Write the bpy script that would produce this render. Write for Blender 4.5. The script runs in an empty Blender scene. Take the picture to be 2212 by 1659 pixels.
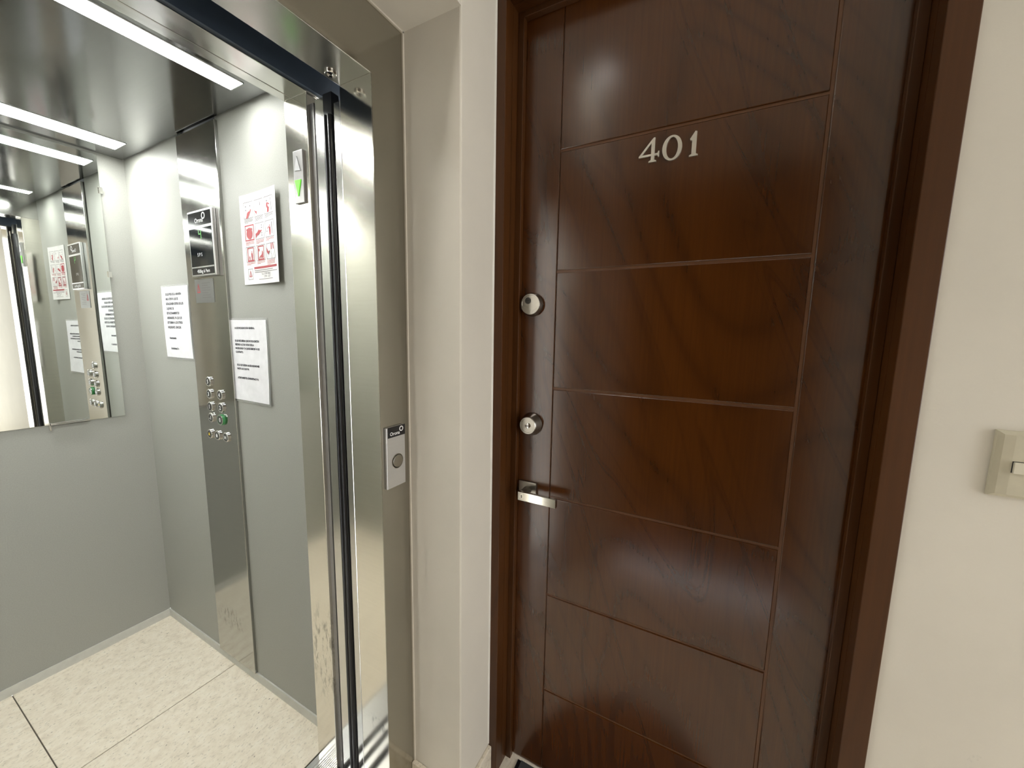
import bpy, bmesh, math, random
from mathutils import Matrix, Vector
random.seed(7)

# ------------------------------------------------------------------ camera
sc = bpy.context.scene
COL = sc.collection
H = 1.383
YAW, PITCH, ROLL, FPX = 1.0834, -0.1278, 0.0178, 831.3168
F = Vector((math.sin(YAW)*math.cos(PITCH), math.cos(YAW)*math.cos(PITCH), math.sin(PITCH)))
R0 = F.cross(Vector((0, 0, 1))).normalized()
U0 = R0.cross(F)
RR = R0*math.cos(ROLL) + U0*math.sin(ROLL)
UU = U0*math.cos(ROLL) - R0*math.sin(ROLL)
cd = bpy.data.cameras.new('camera')
cam = bpy.data.objects.new('camera', cd)
COL.objects.link(cam)
M = Matrix((RR, UU, -F)).transposed().to_4x4()
M.translation = Vector((0, 0, H))
cam.matrix_world = M
cd.sensor_fit = 'HORIZONTAL'
cd.sensor_width = 36.0
cd.lens = FPX*36.0/2212.0
cd.clip_start = 0.02
sc.camera = cam

# ------------------------------------------------------------------ world, exposure
w = bpy.data.worlds.new('world')
sc.world = w
w.use_nodes = True
w.node_tree.nodes['Background'].inputs[0].default_value = (0.98, 0.99, 1.0, 1)   # bright overcast sky outside
w.node_tree.nodes['Background'].inputs[1].default_value = 9.3
pd = bpy.data.lights.new('window_portal', 'AREA')        # guides sampling of the sky through the window
pd.shape = 'RECTANGLE'; pd.size = 0.55; pd.size_y = 2.15
pd.cycles.is_portal = True
po_ = bpy.data.objects.new('window_portal', pd)
COL.objects.link(po_)
po_.location = (0.305, -2.46, 1.275)
po_.rotation_euler = (math.radians(90), 0, 0)
sc.view_settings.view_transform = 'Standard'
sc.view_settings.look = 'None'
sc.view_settings.gamma = 1.0
sc.view_settings.use_curve_mapping = False
sc.view_settings.exposure = 0.5

LED_CAR = 31.0        # the two light strips of the elevator car
LED_HALL = 340.0     # the tube downlight in front of the elevator

# ------------------------------------------------------------------ materials
MATS = {}
def new_mat(name):
    m = bpy.data.materials.new(name)
    m.use_nodes = True
    nt = m.node_tree
    return m, nt, nt.nodes['Principled BSDF'], nt.nodes, nt.links

def mapped(N, L, scale=(1, 1, 1), rot=(0, 0, 0), loc=(0, 0, 0), kind='POINT'):
    tc = N.new('ShaderNodeTexCoord')
    mp = N.new('ShaderNodeMapping')
    mp.vector_type = kind
    mp.inputs['Scale'].default_value = scale
    mp.inputs['Rotation'].default_value = rot
    mp.inputs['Location'].default_value = loc
    L.new(tc.outputs['Object'], mp.inputs['Vector'])
    return mp.outputs['Vector']

def noise(N, L, vec, scale, detail=4, rough=0.55, dist=0.0):
    n = N.new('ShaderNodeTexNoise')
    n.inputs['Scale'].default_value = scale
    n.inputs['Detail'].default_value = detail
    n.inputs['Roughness'].default_value = rough
    n.inputs['Distortion'].default_value = dist
    L.new(vec, n.inputs['Vector'])
    return n.outputs['Fac']

def ramp(N, L, fac, stops):
    r = N.new('ShaderNodeValToRGB')
    el = r.color_ramp.elements
    while len(el) < len(stops):
        el.new(0.5)
    for e, (p, c) in zip(el, stops):
        e.position = p
        e.color = (c[0], c[1], c[2], 1) if hasattr(c, '__len__') else (c, c, c, 1)
    L.new(fac, r.inputs[0])
    return r.outputs['Color']

def mixc(N, L, fac, a, b, mode='MIX'):
    m = N.new('ShaderNodeMix')
    m.data_type = 'RGBA'
    m.blend_type = mode
    for s, v in ((m.inputs[0], fac), (m.inputs[6], a), (m.inputs[7], b)):
        if hasattr(v, 'is_output') or hasattr(v, 'links'):
            L.new(v, s)
        else:
            s.default_value = v if not isinstance(v, tuple) else (v[0], v[1], v[2], 1)
    return m.outputs[2]

def bump(N, L, b, h, strength, dist=0.001):
    bp = N.new('ShaderNodeBump')
    bp.inputs['Strength'].default_value = strength
    bp.inputs['Distance'].default_value = dist
    L.new(h, bp.inputs['Height'])
    L.new(bp.outputs['Normal'], b.inputs['Normal'])

def plain(name, col, rough=0.5, metal=0.0, spec=0.5, emis=None, es=0.0, alpha=1.0, coat=0.0):
    m, nt, b, N, L = new_mat(name)
    v = mapped(N, L, (1, 1, 1))
    f = noise(N, L, v, 30, 3)
    c = ramp(N, L, f, [(0.3, tuple(x*0.95 for x in col)), (0.7, tuple(min(1, x*1.05) for x in col))])
    L.new(c, b.inputs['Base Color'])
    b.inputs['Roughness'].default_value = rough
    b.inputs['Metallic'].default_value = metal
    b.inputs['Specular IOR Level'].default_value = spec
    b.inputs['Coat Weight'].default_value = coat
    if emis:
        b.inputs['Emission Color'].default_value = (*emis, 1)
        b.inputs['Emission Strength'].default_value = es
    if alpha < 1:
        b.inputs['Alpha'].default_value = alpha
    MATS[name] = m
    return m

def plaster(name, col, dirt=0.06):
    m, nt, b, N, L = new_mat(name)
    v = mapped(N, L)
    f = noise(N, L, v, 3.0, 6, 0.6)
    c = ramp(N, L, f, [(0.3, tuple(x*(1-dirt) for x in col)), (0.7, tuple(x*(1+dirt*0.4) for x in col))])
    # a few grubby marks
    f2 = noise(N, L, mapped(N, L, (1, 1, 0.7)), 16, 5, 0.7)
    k = ramp(N, L, f2, [(0.70, 0.0), (0.80, 1.0)])
    c = mixc(N, L, k, c, tuple(x*0.78 for x in col))
    L.new(c, b.inputs['Base Color'])
    b.inputs['Roughness'].default_value = 0.62
    b.inputs['Specular IOR Level'].default_value = 0.3
    h = noise(N, L, v, 130, 4, 0.6)
    bump(N, L, b, h, 0.25, 0.0008)
    MATS[name] = m
    return m

def steel(name, col=(0.66, 0.65, 0.62), rough=0.16, aniso=0.55, brush_scale=(5, 5, 160), marks=None, amt=0.02):
    """brushed stainless steel; fine brush lines run horizontally"""
    m, nt, b, N, L = new_mat(name)
    v = mapped(N, L, brush_scale)
    f = noise(N, L, v, 1.0, 3, 0.6)
    c = ramp(N, L, f, [(0.3, tuple(x*(1-amt) for x in col)), (0.7, tuple(min(1, x*(1+amt)) for x in col))])
    rsock = None
    if marks:
        tot = None
        for (loc, size) in marks:
            tc = N.new('ShaderNodeNewGeometry')
            g = N.new('ShaderNodeMapping')
            g.vector_type = 'POINT'
            sx, sy, sz = (1/s for s in size)
            g.inputs['Scale'].default_value = (sx, sy, sz)
            g.inputs['Location'].default_value = (-loc[0]*sx, -loc[1]*sy, -loc[2]*sz)
            L.new(tc.outputs['Position'], g.inputs['Vector'])
            gr = N.new('ShaderNodeTexGradient')
            gr.gradient_type = 'SPHERICAL'
            L.new(g.outputs['Vector'], gr.inputs['Vector'])
            nn = noise(N, L, mapped(N, L, (60, 60, 22), (0.6, 0, 0)), 1.0, 5, 0.7)
            rr = ramp(N, L, nn, [(0.50, 0.0), (0.62, 1.0)])
            mu = N.new('ShaderNodeMath'); mu.operation = 'MULTIPLY'
            g2 = ramp(N, L, gr.outputs['Fac'], [(0.05, 0.0), (0.5, 1.0)])
            L.new(rr, mu.inputs[0]); L.new(g2, mu.inputs[1])
            if tot is None:
                tot = mu.outputs[0]
            else:
                ad = N.new('ShaderNodeMath'); ad.operation = 'MAXIMUM'
                L.new(tot, ad.inputs[0]); L.new(mu.outputs[0], ad.inputs[1])
                tot = ad.outputs[0]
        c = mixc(N, L, tot, c, tuple(x*0.52 for x in col))
    L.new(c, b.inputs['Base Color'])
    b.inputs['Metallic'].default_value = 1.0
    rr = ramp(N, L, noise(N, L, mapped(N, L), 5, 4), [(0.3, rough*0.85), (0.7, rough*1.15)])
    L.new(rr, b.inputs['Roughness'])
    b.inputs['Anisotropic'].default_value = aniso
    b.inputs['Anisotropic Rotation'].default_value = 0.25
    t = N.new('ShaderNodeTangent')
    t.direction_type = 'RADIAL'
    t.axis = 'Z'
    L.new(t.outputs['Tangent'], b.inputs['Tangent'])
    MATS[name] = m
    return m

def wood(name, dark, mid, rough=0.3, tilt=0.5, gscale=26, spec=0.5, contrast=1.0):
    """stained veneer: large cathedral figure that leans, plus fine vertical pores"""
    m, nt, b, N, L = new_mat(name)
    v = mapped(N, L, (1, 1.0, 3.6), (tilt, 0, 0), (0, 0.15, 0.2), 'TEXTURE')
    big = noise(N, L, v, 2.2, 1.2, 0.35, 0.25)
    mul = N.new('ShaderNodeMath'); mul.operation = 'MULTIPLY'; mul.inputs[1].default_value = gscale
    L.new(big, mul.inputs[0])
    sn = N.new('ShaderNodeMath'); sn.operation = 'SINE'
    L.new(mul.outputs[0], sn.inputs[0])
    sh = N.new('ShaderNodeMath'); sh.operation = 'MULTIPLY_ADD'; sh.inputs[1].default_value = 0.5; sh.inputs[2].default_value = 0.5
    L.new(sn.outputs[0], sh.inputs[0])
    rings = ramp(N, L, sh.outputs[0], [(0.0, 0.0), (0.12, 0.45), (0.45, 0.85), (1.0, 1.0)])
    fine = noise(N, L, mapped(N, L, (90, 160, 3.0)), 1.0, 5, 0.65)
    finer = ramp(N, L, fine, [(0.35, 0.0), (0.65, 1.0)])
    blot = noise(N, L, mapped(N, L, (1.2, 1.6, 0.8)), 2.0, 3)
    c = ramp(N, L, blot, [(0.3, tuple(x*0.9 for x in mid)), (0.7, tuple(x*1.12 for x in mid))])
    k1 = N.new('ShaderNodeMath'); k1.operation = 'MULTIPLY'; k1.inputs[1].default_value = 0.42*contrast
    inv = N.new('ShaderNodeMath'); inv.operation = 'SUBTRACT'; inv.inputs[0].default_value = 1.0
    L.new(rings, inv.inputs[1]); L.new(inv.outputs[0], k1.inputs[0])
    c = mixc(N, L, k1.outputs[0], c, dark)
    k2 = N.new('ShaderNodeMath'); k2.operation = 'MULTIPLY'; k2.inputs[1].default_value = 0.30*contrast
    L.new(finer, k2.inputs[0])
    c = mixc(N, L, k2.outputs[0], c, dark)
    ln = noise(N, L, mapped(N, L, (1, 1.0, 7.0), (tilt, 0, 0), (0, 0.4, 0.7), 'TEXTURE'), 4.5, 1.0, 0.4, 0.6)
    lines = ramp(N, L, ln, [(0.42, 0.0), (0.43, 0.2*contrast), (0.44, 0.0), (0.485, 0.0), (0.493, 0.5*contrast), (0.501, 0.1), (0.508, 0.4*contrast), (0.516, 0.0), (0.57, 0.0), (0.58, 0.25*contrast), (0.59, 0.0)])
    c = mixc(N, L, lines, c, dark)
    L.new(c, b.inputs['Base Color'])
    b.inputs['Roughness'].default_value = rough
    b.inputs['Specular IOR Level'].default_value = spec
    bump(N, L, b, fine, 0.06, 0.0006)
    MATS[name] = m
    return m

def stone(name):
    m, nt, b, N, L = new_mat(name)
    v = mapped(N, L, (1.0, 1.25, 1.0))
    f = noise(N, L, v, 26, 7, 0.70, 0.1)
    c = ramp(N, L, f, [(0.26, (0.64, 0.565, 0.45)), (0.5, (0.78, 0.71, 0.585)), (0.74, (0.84, 0.79, 0.68))])
    f2 = noise(N, L, mapped(N, L, (0.8, 1.5, 1.0)), 95, 3, 0.6)
    c = mixc(N, L, ramp(N, L, f2, [(0.56, 0.0), (0.68, 0.55)]), c, (0.42, 0.375, 0.30))
    f3 = noise(N, L, mapped(N, L, (0.8, 1.3, 1.0), (0, 0, 0), (3, 1, 0)), 105, 2, 0.5)
    c = mixc(N, L, ramp(N, L, f3, [(0.70, 0.0), (0.74, 0.9)]), c, (0.14, 0.12, 0.10))
    L.new(c, b.inputs['Base Color'])
    b.inputs['Roughness'].default_value = 0.5
    b.inputs['Specular IOR Level'].default_value = 0.15
    bump(N, L, b, f2, 0.05, 0.0005)
    MATS[name] = m
    return m

def laminate(name, col, rough=0.42):
    m, nt, b, N, L = new_mat(name)
    f = noise(N, L, mapped(N, L, (300, 300, 300)), 1.0, 3, 0.6)
    c = ramp(N, L, f, [(0.3, tuple(x*0.94 for x in col)), (0.7, tuple(x*1.06 for x in col))])
    L.new(c, b.inputs['Base Color'])
    b.inputs['Metallic'].default_value = 0.0
    b.inputs['Specular IOR Level'].default_value = 0.2
    b.inputs['Roughness'].default_value = rough
    MATS[name] = m
    return m

plaster('plaster', (0.72, 0.68, 0.600))
plaster('plaster_white', (0.78, 0.76, 0.70), 0.03)
steel('steel')
steel('steel_post', (0.76, 0.73, 0.665), marks=[((0.68, 0.99, 0.40), (0.10, 0.09, 0.20))], rough=0.14)
steel('steel_jamb', (0.80, 0.765, 0.69), marks=[((0.666, 0.75, 0.30), (0.06, 0.05, 0.035))], rough=0.14)
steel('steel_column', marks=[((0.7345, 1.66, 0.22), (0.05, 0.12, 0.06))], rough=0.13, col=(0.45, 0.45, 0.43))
steel('steel_face_shaded', (0.43, 0.415, 0.375), rough=0.15, aniso=0.0, amt=0.008)  # darker copy of the jamb steel; dark niche reflection put into its colour
steel('steel_header', (0.50, 0.485, 0.455), rough=0.24, aniso=0.2, amt=0.008)
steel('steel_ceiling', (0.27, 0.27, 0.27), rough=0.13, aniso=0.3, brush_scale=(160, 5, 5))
steel('chrome', (0.78, 0.77, 0.74), rough=0.09, aniso=0.0, amt=0.01)
steel('satin_nickel', (0.36, 0.34, 0.30), rough=0.27, aniso=0.2, amt=0.03)
steel('numeral_steel', (0.88, 0.86, 0.79), rough=0.42, aniso=0.1, amt=0.02)
steel('aluminium', (0.72, 0.72, 0.72), rough=0.30, aniso=0.2, amt=0.03)
steel('aluminium_matte', (0.66, 0.66, 0.66), rough=0.48, aniso=0.0, amt=0.02)
wood('wood_door', (0.020, 0.0050, 0.0005), (0.082, 0.0235, 0.0030), rough=0.21, tilt=-0.40, gscale=120, contrast=0.78, spec=0.8)
wood('wood_groove_lit', (0.095, 0.042, 0.018), (0.155, 0.070, 0.032), rough=0.35, contrast=0.3)  # light caught by the V-grooves, put into a lighter brown
wood('wood_frame', (0.020, 0.0062, 0.0012), (0.074, 0.0260, 0.0060), rough=0.34, tilt=0.0, contrast=0.6, spec=0.35)
stone('travertine')
laminate('panel_grey', (0.37, 0.375, 0.342), 0.5)
plain('skirting_grey', (0.58, 0.58, 0.54), 0.42)
plain('rubber', (0.008, 0.008, 0.010), 0.28)
plain('slot_paint', (0.055, 0.075, 0.105), 0.45)
plain('dark_gap', (0.012, 0.013, 0.017), 0.35)
plain('plug_dark', (0.07, 0.066, 0.06), 0.3, 0.7)
steel('lever_chrome', (0.52, 0.50, 0.45), rough=0.12, aniso=0.0, amt=0.01)
plain('gap_metal', (0.30, 0.295, 0.285), 0.38, 0.6)
plain('black_plastic', (0.012, 0.012, 0.014), 0.12)
plain('screen', (0.012, 0.014, 0.016), 0.05)
plain('paper', (0.84, 0.84, 0.87), 0.6)
plain('poster_paper', (0.82, 0.81, 0.80), 0.5)
plain('ink', (0.06, 0.06, 0.075), 0.6)
plain('ink_grey', (0.15, 0.135, 0.14), 0.6)
plain('ink_red', (0.40, 0.055, 0.065), 0.6)
plain('white_print', (0.8, 0.8, 0.8), 0.5)
plain('green_lit', (0.14, 0.75, 0.03), 0.4, emis=(0.13, 1.0, 0.01), es=0.36)
plain('green_ring', (0.05, 0.20, 0.08), 0.3, emis=(0.05, 0.55, 0.10), es=0.05)
plain('button_face', (0.13, 0.13, 0.13), 0.25, 0.8)
plain('green_digit', (0.05, 0.2, 0.05), 0.4, emis=(0.18, 0.75, 0.10), es=0.40)
plain('yellow_print', (0.75, 0.55, 0.06), 0.5)
plain('arrow_off', (0.62, 0.62, 0.63), 0.3)
plain('switch_plastic', (0.56, 0.52, 0.40), 0.4)
plain('switch_rocker', (0.68, 0.64, 0.52), 0.35)
plain('sealant', (0.62, 0.57, 0.48), 0.6)
plain('mat_grey', (0.055, 0.055, 0.058), 0.95)
plain('grout', (0.09, 0.075, 0.055), 0.8)
plain('white_plastic', (0.8, 0.8, 0.78), 0.4)
plain('led_car', (0.9, 0.9, 0.9), 0.5, emis=(0.99, 1.0, 0.97), es=LED_CAR)
plain('led_hall', (0.9, 0.9, 0.9), 0.5, emis=(1.0, 0.95, 0.88), es=LED_HALL)
m, nt, b, N, L = new_mat('mirror')
b.inputs['Metallic'].default_value = 1.0
b.inputs['Base Color'].default_value = (0.80, 0.83, 0.80, 1)
b.inputs['Roughness'].default_value = 0.012
L.new(ramp(N, L, noise(N, L, mapped(N, L), 8, 4), [(0.3, (0.79, 0.82, 0.79)), (0.7, (0.81, 0.84, 0.81))]), b.inputs['Base Color'])
MATS['mirror'] = m
m, nt, b, N, L = new_mat('film')       # clear laminating film
b.inputs['Base Color'].default_value = (0.75, 0.76, 0.75, 1)
b.inputs['Roughness'].default_value = 0.10
b.inputs['Alpha'].default_value = 0.22
MATS['film'] = m
m, nt, b, N, L = new_mat('clear_pane')
b.inputs['Base Color'].default_value = (0.9, 0.95, 0.95, 1)
b.inputs['Roughness'].default_value = 0.02
b.inputs['Alpha'].default_value = 0.06
MATS['clear_pane'] = m
m, nt, b, N, L = new_mat('sticker')    # thin metallised sticker
b.inputs['Base Color'].default_value = (0.22, 0.22, 0.21, 1)
b.inputs['Metallic'].default_value = 0.6
b.inputs['Roughness'].default_value = 0.38
MATS['sticker'] = m

# ------------------------------------------------------------------ geometry helpers
class MB:
    """collects shapes in world coordinates, then becomes one mesh object"""
    def __init__(s):
        s.bm = bmesh.new()
    def box(s, x0, x1, y0, y1, z0, z1, bev=0.0, seg=2):
        t = bmesh.new()
        bmesh.ops.create_cube(t, size=1.0)
        x0, x1 = min(x0, x1), max(x0, x1); y0, y1 = min(y0, y1), max(y0, y1); z0, z1 = min(z0, z1), max(z0, z1)
        for v in t.verts:
            v.co = Vector(((x0+x1)/2 + v.co.x*(x1-x0), (y0+y1)/2 + v.co.y*(y1-y0), (z0+z1)/2 + v.co.z*(z1-z0)))
        if bev > 0:
            bmesh.ops.bevel(t, geom=list(t.edges), offset=bev, segments=seg, affect='EDGES', profile=0.5)
        s.add(t)
        return s
    def add(s, t):
        me = bpy.data.meshes.new('tmp')
        t.to_mesh(me); t.free()
        s.bm.from_mesh(me)
        bpy.data.meshes.remove(me)
    def chamfer(s, x_face, x_back, y0, y1, z0, z1, c):
        """board facing -X: outer face inset by c, sloping to the back edge"""
        xb = x_face + c*0.6
        vs = []
        for (x, d) in ((x_face, c), (xb, 0), (x_back, 0)):
            vs.append([s.bm.verts.new((x, y0+d, z0+d)), s.bm.verts.new((x, y1-d, z0+d)),
                       s.bm.verts.new((x, y1-d, z1-d)), s.bm.verts.new((x, y0+d, z1-d))])
        s.bm.faces.new(vs[0])
        for a, bb in ((0, 1), (1, 2)):
            for i in range(4):
                j = (i+1) % 4
                s.bm.faces.new((vs[a][i], vs[bb][i], vs[bb][j], vs[a][j]))
        s.bm.faces.new(vs[2][::-1])
        return s
    def lathe(s, center, axis, profile, n=40, cap=True):
        """profile: list of (distance along axis, radius)"""
        ax = Vector(axis).normalized()
        a = ax.orthogonal().normalized(); bb = ax.cross(a)
        c = Vector(center)
        rings = []
        for d, r in profile:
            rings.append([s.bm.verts.new(c + ax*d + (a*math.cos(2*math.pi*i/n) + bb*math.sin(2*math.pi*i/n))*r) for i in range(n)])
        for k in range(len(rings)-1):
            for i in range(n):
                j = (i+1) % n
                s.bm.faces.new((rings[k][i], rings[k][j], rings[k+1][j], rings[k+1][i]))
        if cap:
            s.bm.faces.new(rings[0][::-1]); s.bm.faces.new(rings[-1])
        return s
    def prism(s, pts, fn, depth, hole=None):
        """2D outline pts mapped by fn(u, v, d) to 3D at d=0 (front) and d=depth (back)"""
        def ring(p, d):
            return [s.bm.verts.new(fn(u, v, d)) for u, v in p]
        f, bk = ring(pts, 0), ring(pts, depth)
        n = len(pts)
        for i in range(n):
            j = (i+1) % n
            s.bm.faces.new((f[i], f[j], bk[j], bk[i]))
        if hole is None:
            s.bm.faces.new(f); s.bm.faces.new(bk[::-1])
        else:
            hf, hb = ring(hole, 0), ring(hole, depth)
            for i in range(n):
                j = (i+1) % n
                s.bm.faces.new((hf[i], hb[i], hb[j], hf[j]))
                s.bm.faces.new((f[i], hf[i], hf[j], f[j]))
                s.bm.faces.new((bk[i], bk[j], hb[j], hb[i]))
        return s
    def flat(s, pts3):
        s.bm.faces.new([s.bm.verts.new(p) for p in pts3])
        return s
    def build(s, name, mat, parent=None, smooth=False, origin=None):
        bmesh.ops.recalc_face_normals(s.bm, faces=s.bm.faces)
        root = parent
        while root is not None and root.parent is not None:
            root = root.parent
        vs = [v.co for v in s.bm.verts]
        if root is not None:
            off = root.location.copy()
        elif origin is not None:
            off = Vector(origin)
        else:
            off = Vector(((min(v.x for v in vs)+max(v.x for v in vs))/2, (min(v.y for v in vs)+max(v.y for v in vs))/2, min(v.z for v in vs)))
        me = bpy.data.meshes.new(name)
        for v in s.bm.verts:
            v.co -= off
        s.bm.to_mesh(me); s.bm.free()
        me.materials.append(MATS[mat])
        if smooth:
            for p in me.polygons:
                p.use_smooth = True
            me.set_sharp_from_angle(angle=math.radians(35))
        o = bpy.data.objects.new(name, me)
        COL.objects.link(o)
        if parent is not None:
            o.parent = parent
        else:
            o.location = off
        return o

def tag(o, label, cat, group=None, kind=None):
    o['label'] = label
    o['category'] = cat
    if group: o['group'] = group
    if kind: o['kind'] = kind
    return o

def thing(name, label, cat, loc, group=None, kind=None):
    e = bpy.data.objects.new(name, None)
    e.empty_display_size = 0.05
    e.location = loc
    COL.objects.link(e)
    bpy.context.view_layer.update()
    return tag(e, label, cat, group, kind)

def box(name, mat, parent, *a, bev=0.0, smooth=False):
    return MB().box(*a, bev=bev).build(name, mat, parent, smooth=smooth)

def text_verts(s, size, align='LEFT', extr=0.0, shear=0.0, bold=0.0, sx=1.0):
    c = bpy.data.curves.new('txt', 'FONT')
    c.body = s
    c.size = size
    c.align_x = align
    c.extrude = extr
    c.offset = bold
    c.shear = shear
    c.resolution_u = 3
    o = bpy.data.objects.new('txt', c)
    COL.objects.link(o)
    dg = bpy.context.evaluated_depsgraph_get()
    me = bpy.data.meshes.new_from_object(o.evaluated_get(dg))
    bpy.data.objects.remove(o)
    bpy.data.curves.remove(c)
    vs = [(v.co.x*sx, v.co.y, v.co.z) for v in me.vertices]
    fs = [tuple(p.vertices) for p in me.polygons]
    bpy.data.meshes.remove(me)
    return vs, fs

def put_text(mb, s, size, fn, align='LEFT', extr=0.0, bold=0.0, sx=1.0):
    """fn(u right, v up, d toward viewer) -> world point"""
    vs, fs = text_verts(s, size, align, extr, bold=bold, sx=sx)
    bv = [mb.bm.verts.new(fn(*v)) for v in vs]
    for f in fs:
        try:
            mb.bm.faces.new([bv[i] for i in f])
        except ValueError:
            pass

def face_x(x, y, z):
    """frame on a surface that faces -X: u to the right (-Y), v up"""
    return lambda u, v, d=0.0: Vector((x - d, y - u, z + v))
def face_y(x, y, z):
    """frame on a surface that faces -Y: u to the right (+X), v up"""
    return lambda u, v, d=0.0: Vector((x + u, y - d, z + v))

def ring_pts(r, n=24, ry=None, a0=0.0):
    ry = r if ry is None else ry
    return [(r*math.cos(a0+2*math.pi*i/n), ry*math.sin(a0+2*math.pi*i/n)) for i in range(n)]

# ------------------------------------------------------------------ main measures (metres)
CX0, CX1 = -0.42, 0.7445           # elevator car, side walls
CY0, CY1 = 1.052, 2.2519             # car front return / back wall
CZ = 2.0729                          # car ceiling
OX0, OX1 = -0.11, 0.68               # car opening
JX0, JX1 = -0.096, 0.666             # landing frame, clear opening
EX0, EX1 = -0.195, 0.765             # landing frame, outer width = niche
EY = 0.716                           # frame front plane
NY = 0.547                           # niche front plane
WX = 0.920                           # wall with the apartment door
HZ = 2.55                            # landing ceiling
LX = -0.29                           # opposite wall
BY = -2.4                            # rear wall

# ------------------------------------------------------------------ landing: floor, walls, ceiling
fl = thing('floor', 'beige stone tile floor of the landing in front of the elevator', 'floor', (0, 0, 0), kind='structure')
box('screed', 'grout', fl, LX, 1.0, BY, 0.72, -0.06, -0.004)
tile0 = None
for i in range(2):
    for j in range(6):
        x0 = LX + i*0.645; x1 = x0 + 0.643; y1 = 0.718 - j*0.52; y0 = max(y1 - 0.518, BY)
        box('tile', 'travertine', fl, x0, x1, y0, y1, -0.02, 0.0)
ceil = MB().box(LX-0.1, 1.1, BY-0.1, 0.9, HZ, HZ+0.08).build('ceiling', 'plaster_white')
tag(ceil, 'white plaster ceiling of the landing above the elevator front', 'ceiling', kind='structure')

o = MB()
o.box(WX, WX+0.14, BY, -0.312, 0, HZ)
o.box(WX, WX+0.14, -0.312, 0.540, 2.245, HZ)
o.build('wall_right', 'plaster')
tag(bpy.data.objects['wall_right'], 'off-white plaster wall beside and above the brown apartment door', 'wall', kind='structure')

o = MB()
o.box(EX1, WX+0.14, NY, 0.90, 0, HZ, bev=0.004)
o.box(LX, EX0, NY, 0.90, 0, HZ, bev=0.004)
o.box(EX0, EX1, NY, 0.90, 2.089, HZ, bev=0.0)
wf = o.build('wall_front', 'plaster')
tag(wf, 'off-white plaster wall with deep niche around the elevator entrance', 'wall', kind='structure')
o = MB()
o.box(LX-0.1, LX, BY, -0.45, 0, HZ); o.box(LX-0.1, LX, 0.50, 0.9, 0, HZ); o.box(LX-0.1, LX, -0.45, 0.50, 2.22, HZ)
tag(o.build('wall_left', 'plaster'), 'off-white plaster wall of the landing opposite the apartment door', 'wall', kind='structure')
WN = (0.03, 0.58, 0.20, 2.35)       # window in the rear wall: x0, x1, z0, z1
o = MB()
o.box(LX-0.1, WN[0], BY-0.1, BY, 0, HZ); o.box(WN[1], WX+0.14, BY-0.1, BY, 0, HZ)
o.box(WN[0], WN[1], BY-0.1, BY, 0, WN[2]); o.box(WN[0], WN[1], BY-0.1, BY, WN[3], HZ)
tag(o.build('wall_back', 'plaster'), 'off-white plaster wall at the rear end of the landing', 'wall', kind='structure')
wi = thing('window_1', 'tall bright window in the rear wall of the landing', 'window', (0.305, BY, WN[2]), kind='structure')
for (x0, x1, z0, z1) in ((WN[0], WN[0]+0.04, WN[2], WN[3]), (WN[1]-0.04, WN[1], WN[2], WN[3]), (WN[0]+0.04, WN[1]-0.04, WN[2], WN[2]+0.04), (WN[0]+0.04, WN[1]-0.04, WN[3]-0.04, WN[3]), (WN[0]+0.04, WN[1]-0.04, 0.98, 1.01)):
    box('window_frame', 'aluminium_matte', wi, x0, x1, BY-0.07, BY-0.03, z0, z1)
for (z0, z1) in ((WN[2]+0.04, 0.98), (1.01, WN[3]-0.04)):
    box('pane', 'clear_pane', wi, WN[0]+0.04, WN[1]-0.04, BY-0.052, BY-0.048, z0, z1)
# dark door across the landing (seen only as a reflection)
d2 = thing('door_2', 'dark brown wooden door across the landing', 'door', (LX, 0, 0), kind='structure')
box('leaf', 'wood_frame', d2, LX-0.06, LX-0.02, -0.41, 0.46, 0.005, 2.18)
for y0, y1, z0, z1 in ((-0.45, -0.41, 0, 2.22), (0.46, 0.50, 0, 2.22), (-0.41, 0.46, 2.18, 2.22)):
    box('casing', 'wood_frame', d2, LX-0.06, LX+0.012, y0, y1, z0, z1)

# tile skirting of the landing
bb = thing('baseboard_right', 'beige stone skirting tiles at the foot of the niche wall', 'baseboard', (0.84, 0.54, 0), kind='structure')
box('tile', 'travertine', bb, 0.752, 0.765, 0.535, 0.716, 0, 0.105, bev=0.0025)
box('tile', 'travertine', bb, 0.765, 0.915, 0.535, 0.547, 0, 0.094, bev=0.0025)
bb = thing('baseboard_back', 'beige stone skirting tiles below the light switch wall', 'baseboard', (0.914, -1.3, 0), kind='structure')
for k in range(4):
    box('tile', 'travertine', bb, 0.908, 0.920, -0.322-0.515*k, -0.322-0.515*k-0.512, 0, 0.094, bev=0.0025)

# ------------------------------------------------------------------ elevator: landing frame
fr = thing('trim_1', 'brushed stainless steel frame around the elevator entrance', 'door frame', (0.285, EY, 0), kind='structure')
box('jamb', 'steel_jamb', fr, JX1, EX1, EY+0.0015, 0.82, 0, 2.089, bev=0.001)
box('jamb', 'steel_jamb', fr, EX0, JX0, EY+0.0015, 0.82, 0, 2.089, bev=0.001)
box('header', 'steel_header', fr, JX0, JX1, EY+0.0015, 0.82, 1.948, 2.089, bev=0.001)
box('shaded_face', 'steel_face_shaded', fr, JX1, EX1, EY, EY+0.0015, 0, 2.089)  # thin plates added over the frame front to carry the darkened steel
box('shaded_face', 'steel_face_shaded', fr, EX0, JX0, EY, EY+0.0015, 0, 2.089)
box('shaded_face', 'steel_face_shaded', fr, JX0, JX1, EY, EY+0.0015, 1.948, 2.089)
# bead of sealant between frame and plaster
o = MB()
o.box(EX1-0.004, EX1+0.001, EY-0.004, EY+0.01, 0.10, 2.088)
o.box(EX0, EX1, EY-0.004, EY+0.01, 2.085, 2.0895)
o.build('sealant_bead', 'sealant', fr)
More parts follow.
